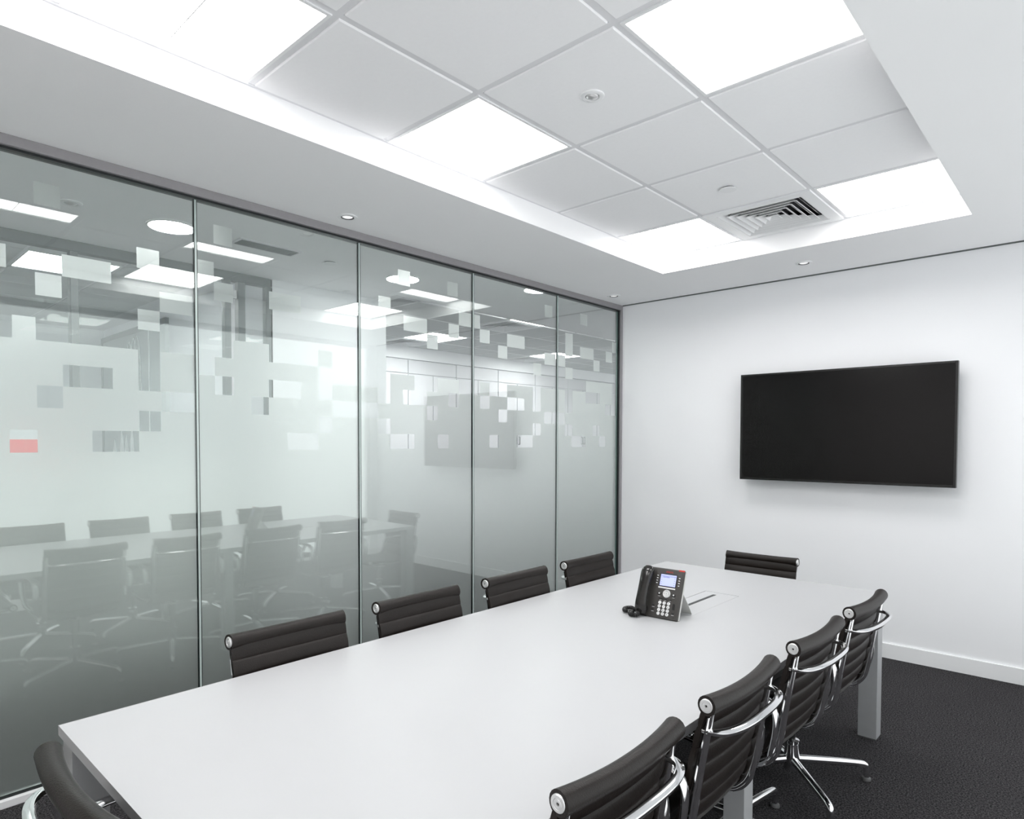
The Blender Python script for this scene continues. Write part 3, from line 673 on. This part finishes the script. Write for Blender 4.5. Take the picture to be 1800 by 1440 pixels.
def make_chair():
    t = empty('conference_chair', (0, 0, 0))
    bm = BM(); sling(bm, PROF_BACK, 110, 0.058, 0.016, 0.010, phase=0.012); roll(bm, -0.276, 0.808, 0.0225, 0.207, 0.016, 1.0, 0.25)
    obj('backrest', bm, M['leather'], t, True, 55)
    bm = BM(); sling(bm, PROF_SEAT, 130, 0.058, 0.010, 0.006, phase=0.02); roll(bm, 0.232, 0.436, 0.020, 0.207, 0.006, 0.0, 1.0)
    obj('seat', bm, M['leather'], t, True, 55)
    full = [(-0.276, 0.806)] + PROF_BACK[1:] + PROF_SEAT[1:-1] + [(0.232, 0.436)]
    rail = [(-0.284, 0.800), (-0.272, 0.745), (-0.256, 0.664), (-0.241, 0.584), (-0.229, 0.512), (-0.212, 0.455), (-0.172, 0.416), (-0.11, 0.403), (0.0, 0.403), (0.10, 0.411), (0.18, 0.420), (0.226, 0.427)]
    for s in (-1, 1):
        path = [p + Vector((s * 0.191, 0, 0)) for p in catmull([(0, a, b) for a, b in rail], 5)]
        bm = BM()
        sweep(bm, path, (1, 0, 0), lambda t: 0.011 + 0.006 * math.sin(PI * t), lambda t: 0.014 + 0.018 * math.sin(PI * min(1, t * 1.15)), n=12, power=3.0)
        sweep(bm, [p + Vector((s * 0.004, 0, 0)) for p in path[2:-2]], (1, 0, 0), 0.020, lambda t: 0.006 + 0.006 * math.sin(PI * t), n=8, power=3.0)
        obj('side_rail', bm, M['chrome'], t, True, 50)
        for (cy, cz, r) in ((-0.276, 0.808, 0.0165), (0.232, 0.436, 0.0145)):
            MM = Matrix.Translation((s * 0.1975, cy, cz)) @ Matrix.Rotation(s * PI / 2, 4, 'Y')
            bm = BM(); lathe(bm, [(r + 0.001, 0.0), (r + 0.001, 0.010), (r - 0.001, 0.0125), (r * 0.66, 0.0125), (r * 0.62, 0.0112), (r * 0.52, 0.0112), (r * 0.48, 0.0125), (r * 0.2, 0.0125), (r * 0.17, 0.009), (0, 0.009)], 24, MM)
            obj('end_cap', bm, M['satin'], t, True, 30)
        a = [(0.214, -0.192, 0.452), (0.238, -0.206, 0.455), (0.258, -0.222, 0.485), (0.262, -0.236, 0.55), (0.262, -0.236, 0.605), (0.262, -0.215, 0.640), (0.262, -0.165, 0.652), (0.262, -0.05, 0.651), (0.262, 0.05, 0.646), (0.262, 0.095, 0.630), (0.262, 0.108, 0.595), (0.260, 0.098, 0.53), (0.252, 0.082, 0.47), (0.232, 0.072, 0.438), (0.214, 0.068, 0.434)]
        bm = BM(); sweep(bm, catmull([(s * (x - 0.024), y, z) for x, y, z in a], 5), (1, 0, 0.001), lambda t: 0.024 + 0.010 * math.sin(PI * t), lambda t: 0.014, n=10, power=2.8)
        obj('armrest', bm, M['chrome'], t, True, 60)
    br = []
    for k in range(37):
        an = -PI / 2 + PI * k / 36; sn, cs = math.sin(an), math.cos(an)
        br.append(Vector((0.193 * math.copysign(abs(sn) ** 0.72, sn), -0.262 - 0.072 * max(cs, 0.0) ** 0.72, 0.742)))
    bm = BM(); sweep(bm, br, (0, -0.35, 1), 0.014, 0.022, n=10, power=3.0); obj('back_brace', bm, M['chrome'], t, True, 50)
    bm = BM()
    for yy, zz in ((-0.135, 0.408), (0.12, 0.416)):
        sweep(bm, catmull([(-0.204, yy, zz), (-0.12, yy * 0.75, 0.392), (0.0, yy * 0.35, 0.372), (0.12, yy * 0.75, 0.392), (0.204, yy, zz)], 5), (0, 1, 0), lambda t: 0.03 + 0.02 * math.sin(PI * t), lambda t: 0.014 + 0.01 * math.sin(PI * t), n=8, power=3)
    lathe(bm, [(0.05, 0.352), (0.05, 0.375), (0.035, 0.39)], 20)
    obj('seat_brace', bm, M['chrome'], t, True, 45)
    bm = BM(); lathe(bm, [(0.014, 0.15), (0.014, 0.27), (0.024, 0.27), (0.025, 0.356)], 20); obj('gas_column', bm, M['black'], t, True, 40)
    bm = BM(); lathe(bm, [(0.022, 0.050), (0.031, 0.056), (0.032, 0.10), (0.027, 0.165), (0.030, 0.170), (0.030, 0.180), (0.024, 0.182)], 24); obj('hub', bm, M['chrome'], t, True, 35)
    lp = catmull([(0.022, 0, 0.098), (0.11, 0, 0.091), (0.22, 0, 0.082), (0.292, 0, 0.074), (0.316, 0, 0.066), (0.323, 0, 0.048), (0.3235, 0, 0.030), (0.3235, 0, 0.013)], 4)
    bm = BM(); sweep(bm, lp, (0, 1, 0), lambda t: 0.030 - 0.009 * t, lambda t: 0.034 - 0.013 * t, n=10, power=2.6)
    leg = obj('base_leg', bm, M['chrome'], t, True, 50)
    bm = BM(); lathe(bm, [(0.017, 0.0), (0.019, 0.004), (0.017, 0.012), (0.008, 0.018)], 18, Matrix.Translation((0.323, 0, 0))); obj('glide', bm, M['rubber'], leg, True, 40)
    for k in (1, 2, 3):
        c = copy_tree(leg, t); c.rotation_euler = (0, 0, k * PI / 2)
    return t
BASE = ('base_leg', 'hub')
def place(o, x, y, rz, base, drop=0.0, label='', group=''):
    o.location = (x, y, 0); o.rotation_euler = (0, 0, rz); n = 0
    for ch in o.children:
        if ch.name.startswith('base_leg'):
            ch.rotation_euler = (0, 0, math.radians(base) - rz + n * PI / 2); n += 1
        elif drop and not ch.name.startswith(BASE): ch.location = (0, 0, -drop)
    tag(o, label, 'chair', group)
chair = make_chair()
G = 'ribbed leather chairs round the table'
N_ = ['nearest the camera', 'second from the camera', 'third from the camera', 'nearest the end wall']
left = [(1.432, -3.775, -30), (1.428, -3.214, 20), (1.430, -2.630, 10), (1.432, -2.066, 40)]
right = [(2.205, -3.785, 30), (2.203, -3.215, 50), (2.208, -2.625, 85), (2.214, -2.060, 44)]
first = True
for k, (x, y, b) in enumerate(left):
    o = chair if first else copy_tree(chair); first = False
    place(o, x, y, -PI / 2 + random.uniform(-0.006, 0.006), b, 0.0, 'dark ribbed leather chair on the glass side of the table, ' + N_[k], G)
for k, (x, y, b) in enumerate(right):
    place(copy_tree(chair), x, y, PI / 2 + (0.0, 0.005, -0.02, -0.025)[k], b, 0.0, 'dark ribbed leather chair on the right side of the table, ' + N_[k], G)
place(copy_tree(chair), 1.688, -1.335, PI + 0.03, 20, 0.055, 'lowered dark ribbed leather chair at the far end of the table under the television', G)
place(copy_tree(chair), 1.815, -4.275, 0.0, 10, 0.0, 'dark leather chair at the near end of the table, bottom left corner', G)

# ------------------------------------------------------------------ desk phone
PW, PH, PT = 0.178, 0.209, 0.014
ph = empty('desk_phone', (1.8135, -2.494, TZ), math.radians(2.6), label='black office desk phone with lit screen standing on the white table', cat='telephone')
TILT = math.radians(69.5)
# face frame: u right, v up the face, n out of the face
def fm(u, v, n=0.0):
    return Matrix.Translation((u, v * math.cos(TILT) - n * math.sin(TILT), 0.003 + v * math.sin(TILT) + n * math.cos(TILT))) @ Matrix.Rotation(TILT, 4, 'X')
def pbox(bm, u0, u1, v0, v1, n0, n1, bev=0.0, seg=2):
    vs0 = set(bm.verts); box(bm, u0, u1, v0, v1, n0, n1, bev=bev, seg=seg)
    bmesh.ops.transform(bm, matrix=fm(0, 0, 0), verts=[q for q in bm.verts if q not in vs0])
def plathe(bm, u, v, prof, seg=20): lathe(bm, prof, seg, fm(u, v, 0))
bm = BM(); pbox(bm, -PW / 2, PW / 2, 0, PH, -PT, 0, bev=0.006, seg=3); body = obj('body', bm, M['phone'], ph, True, 40)
bm = BM(); pbox(bm, -PW / 2 + 0.002, PW / 2 + 0.002, 0.004, PH - 0.004, -PT - 0.006, -PT + 0.004, bev=0.003); obj('back_shell', bm, M['pale'], ph, True, 40)
# folded support foot
bm = BM(); b0 = Vector((0, 0.105 * math.cos(TILT) + 0.02, 0.105 * math.sin(TILT)))
for x0, x1 in ((-0.07, 0.087),):
    pts = [Vector((0, b0.y - 0.004, b0.z)), Vector((0, b0.y + 0.006, b0.z + 0.004)), Vector((0, b0.y + 0.016, b0.z - 0.004)), Vector((0, 0.150, 0.002))]
    sweep(bm, [p + Vector(((x0 + x1) / 2, 0, 0)) for p in catmull(pts, 4)], (1, 0, 0), x1 - x0, 0.006, n=8, power=8)
obj('support_foot', bm, M['pale'], ph, True, 40)
S0, S1, V0, V1 = -0.012, 0.058, 0.135, 0.183
bm = BM(); pbox(bm, S0 - 0.004, S1 + 0.004, V0 - 0.003, V1 + 0.004, -0.001, 0.0012, bev=0.0008); scr = obj('screen_bezel', bm, M['black'], ph)
bm = BM(); pbox(bm, S0, S1, V0, V1, 0.0008, 0.0016); obj('screen', bm, M['lcd'], scr)
bm = BM(); pbox(bm, S0 + 0.002, S1 - 0.002, V1 - 0.008, V1 - 0.0065, 0.0015, 0.0019); pbox(bm, S0 + 0.01, S0 + 0.04, V1 - 0.0125, V1 - 0.0105, 0.0015, 0.0019)
for k in range(4): pbox(bm, S1 - 0.008, S1 - 0.005, V0 + 0.006 + k * 0.009, V0 + 0.008 + k * 0.009, 0.0015, 0.0019); pbox(bm, S0 + 0.005, S0 + 0.007, V0 + 0.006 + k * 0.009, V0 + 0.008 + k * 0.009, 0.0015, 0.0019)
obj('screen_text', bm, M['lcdink'], scr)
bm = BM(); pbox(bm, S0 - 0.004, S1 + 0.002, 0.1245, 0.1300, -0.001, 0.0022, bev=0.001); obj('label_strip', bm, M['key'], ph)
for s, x in ((0, S0 - 0.017), (1, S1 + 0.011)):
    for k in range(4):
        bm = BM(); pbox(bm, x, x + 0.006, 0.142 + k * 0.0105 - 0.001 * s, 0.1455 + k * 0.0105 - 0.001 * s, -0.001, 0.0022, bev=0.0008); obj('line_key', bm, M['key'], ph)
bm = BM(); plathe(bm, 0.026, 0.104, [(0.0165, -0.001), (0.0165, 0.0025), (0.0155, 0.0035), (0.006, 0.0030), (0.0055, 0.0036), (0, 0.0038)], 28); nav = obj('navigation_pad', bm, M['satin'], ph, True, 35)
bm = BM()
for k in range(4):
    an = k * PI / 2; plathe(bm, 0.026 + 0.011 * math.cos(an), 0.104 + 0.011 * math.sin(an), [(0.0012, 0.003), (0.0012, 0.0038), (0, 0.0039)], 8)
plathe(bm, 0.026, 0.104, [(0.0012, 0.003), (0.0012, 0.0042), (0, 0.0043)], 8)
obj('navigation_marks', bm, M['ink'], nav)
for x in (-0.006, 0.058):
    bm = BM(); plathe(bm, x, 0.101, [(0.008, -0.001), (0.008, 0.0025), (0.006, 0.0032), (0, 0.0034)], 18); k_ = obj('round_key', bm, M['black'], ph, True, 35)
    bm = BM(); plathe(bm, x, 0.102, [(0.0035, 0.003), (0.0035, 0.0038), (0, 0.004)], 12); obj('key_symbol', bm, M['satin'], k_)
    bm = BM(); pbox(bm, x - 0.005, x + 0.005, 0.0905, 0.0918, -0.0005, 0.0005); obj('key_caption', bm, M['key'], ph)
for k in range(3):
    x = 0.003 + k * 0.021
    bm = BM(); pbox(bm, x - 0.008, x + 0.008, 0.078, 0.0835, -0.001, 0.0022, bev=0.001); obj('soft_key', bm, M['black'], ph)
    bm = BM(); pbox(bm, x - 0.005, x + 0.005, 0.0748, 0.0760, -0.0005, 0.0005); obj('key_caption', bm, M['key'], ph)
chars = {c: text_mesh(c, 0.0075) for c in '1234567890*#'}
for me in chars.values(): me.materials.clear(); me.materials.append(M['ink'])
for r in range(4):
    for c in range(3):
        u, v = 0.003 + c * 0.0195, 0.0645 - r * 0.0150
        bm = BM(); plathe(bm, u, v, [(0.0068, -0.001), (0.0068, 0.0022), (0.0058, 0.0032), (0, 0.0035)], 18); kk = obj('number_key', bm, M['key'], ph, True, 35)
        o = bpy.data.objects.new('key_digit', chars[['123', '456', '789', '*0#'][r][c]]); C.objects.link(o); o.parent = kk; o.matrix_local = fm(u, v, 0.0037)
for x, vv in ((-0.024, 0.046), (-0.024, 0.028), (0.066, 0.024)):
    bm = BM(); pbox(bm, x - 0.005, x + 0.005, vv, vv + 0.008, -0.001, 0.002, bev=0.001); obj('function_key', bm, M['black'], ph)
    bm = BM(); pbox(bm, x - 0.006, x + 0.006, vv - 0.0038, vv - 0.0026, -0.0005, 0.0005); obj('key_caption', bm, M['key'], ph)
bm = BM(); pbox(bm, 0.061, 0.071, 0.042, 0.068, -0.001, 0.002, bev=0.001); obj('volume_key', bm, M['black'], ph)
bm = BM(); plathe(bm, 0.072, 0.012, [(0.0025, -0.0004), (0.0025, 0.0003), (0, 0.0003)], 12); obj('microphone_hole', bm, M['seal'], ph)
me = text_mesh('AVAYA', 0.010); me.materials.clear(); me.materials.append(M['red'])
o = bpy.data.objects.new('red_lettering', me); C.objects.link(o); o.parent = ph; o.matrix_local = fm(0.024, 0.194, 0.0004)
bm = BM(); pbox(bm, PW / 2 - 0.026, PW / 2 - 0.001, PH - 0.0065, PH + 0.0006, -0.008, 0.0006, bev=0.002); obj('message_lamp', bm, M['red'], ph)
# handset with cradle ends
hs = [(-0.066, 0.014, 0.012), (-0.066, 0.030, 0.026), (-0.066, 0.060, 0.033), (-0.065, 0.105, 0.035), (-0.064, 0.150, 0.034), (-0.063, 0.180, 0.029), (-0.063, 0.198, 0.015)]
bm = BM(); path = catmull([fm(0, 0) @ Vector((u, v, n)) for u, v, n in hs], 6)
sweep(bm, path, (1, 0, 0), lambda t: 0.058 - 0.012 * math.sin(PI * t) ** 2 - 0.014 * (abs(2 * t - 1) ** 6), lambda t: 0.030 - 0.005 * math.sin(PI * t), n=16, power=2.6)
hand = obj('handset', bm, M['handset'], ph, True, 60)
bm = BM()
for v, nn in ((0.030, 0.02), (0.180, 0.022)): plathe(bm, -0.0645, v, [(0.018, 0.0), (0.021, nn * 0.5), (0.020, nn)], 22)
obj('handset_cup', bm, M['handset'], ph, True, 40)
# coiled cord, looping on the table beside the phone
ctrl = [(-0.066, 0.004, 0.022), (-0.074, -0.016, 0.016), (-0.070, -0.046, 0.012), (-0.098, -0.046, 0.012), (-0.108, -0.012, 0.012), (-0.140, -0.014, 0.012), (-0.156, 0.012, 0.014), (-0.140, 0.034, 0.016), (-0.112, 0.024, 0.013), (-0.098, 0.044, 0.012)]
raw = catmull(ctrl, 40); tot = len(raw) - 1; cp = []
for i, p in enumerate(raw):
    T = (raw[min(i + 1, tot)] - raw[max(i - 1, 0)]).normalized(); a = (Vector((0, 0, 1)) - T.z * T).normalized(); b = T.cross(a)
    cp.append((p, a, b))
coil = []
for i in range(tot):
    for sub in range(2):
        f = sub / 2; p = cp[i][0].lerp(cp[i + 1][0], f); an = (i + f) * 0.85
        coil.append(p + 0.0068 * (cp[i][1] * math.cos(an) + cp[i][2] * math.sin(an)))
bm = BM(); tube(bm, coil, 0.0025, 5); obj('coiled_cord', bm, M['black'], ph, True)
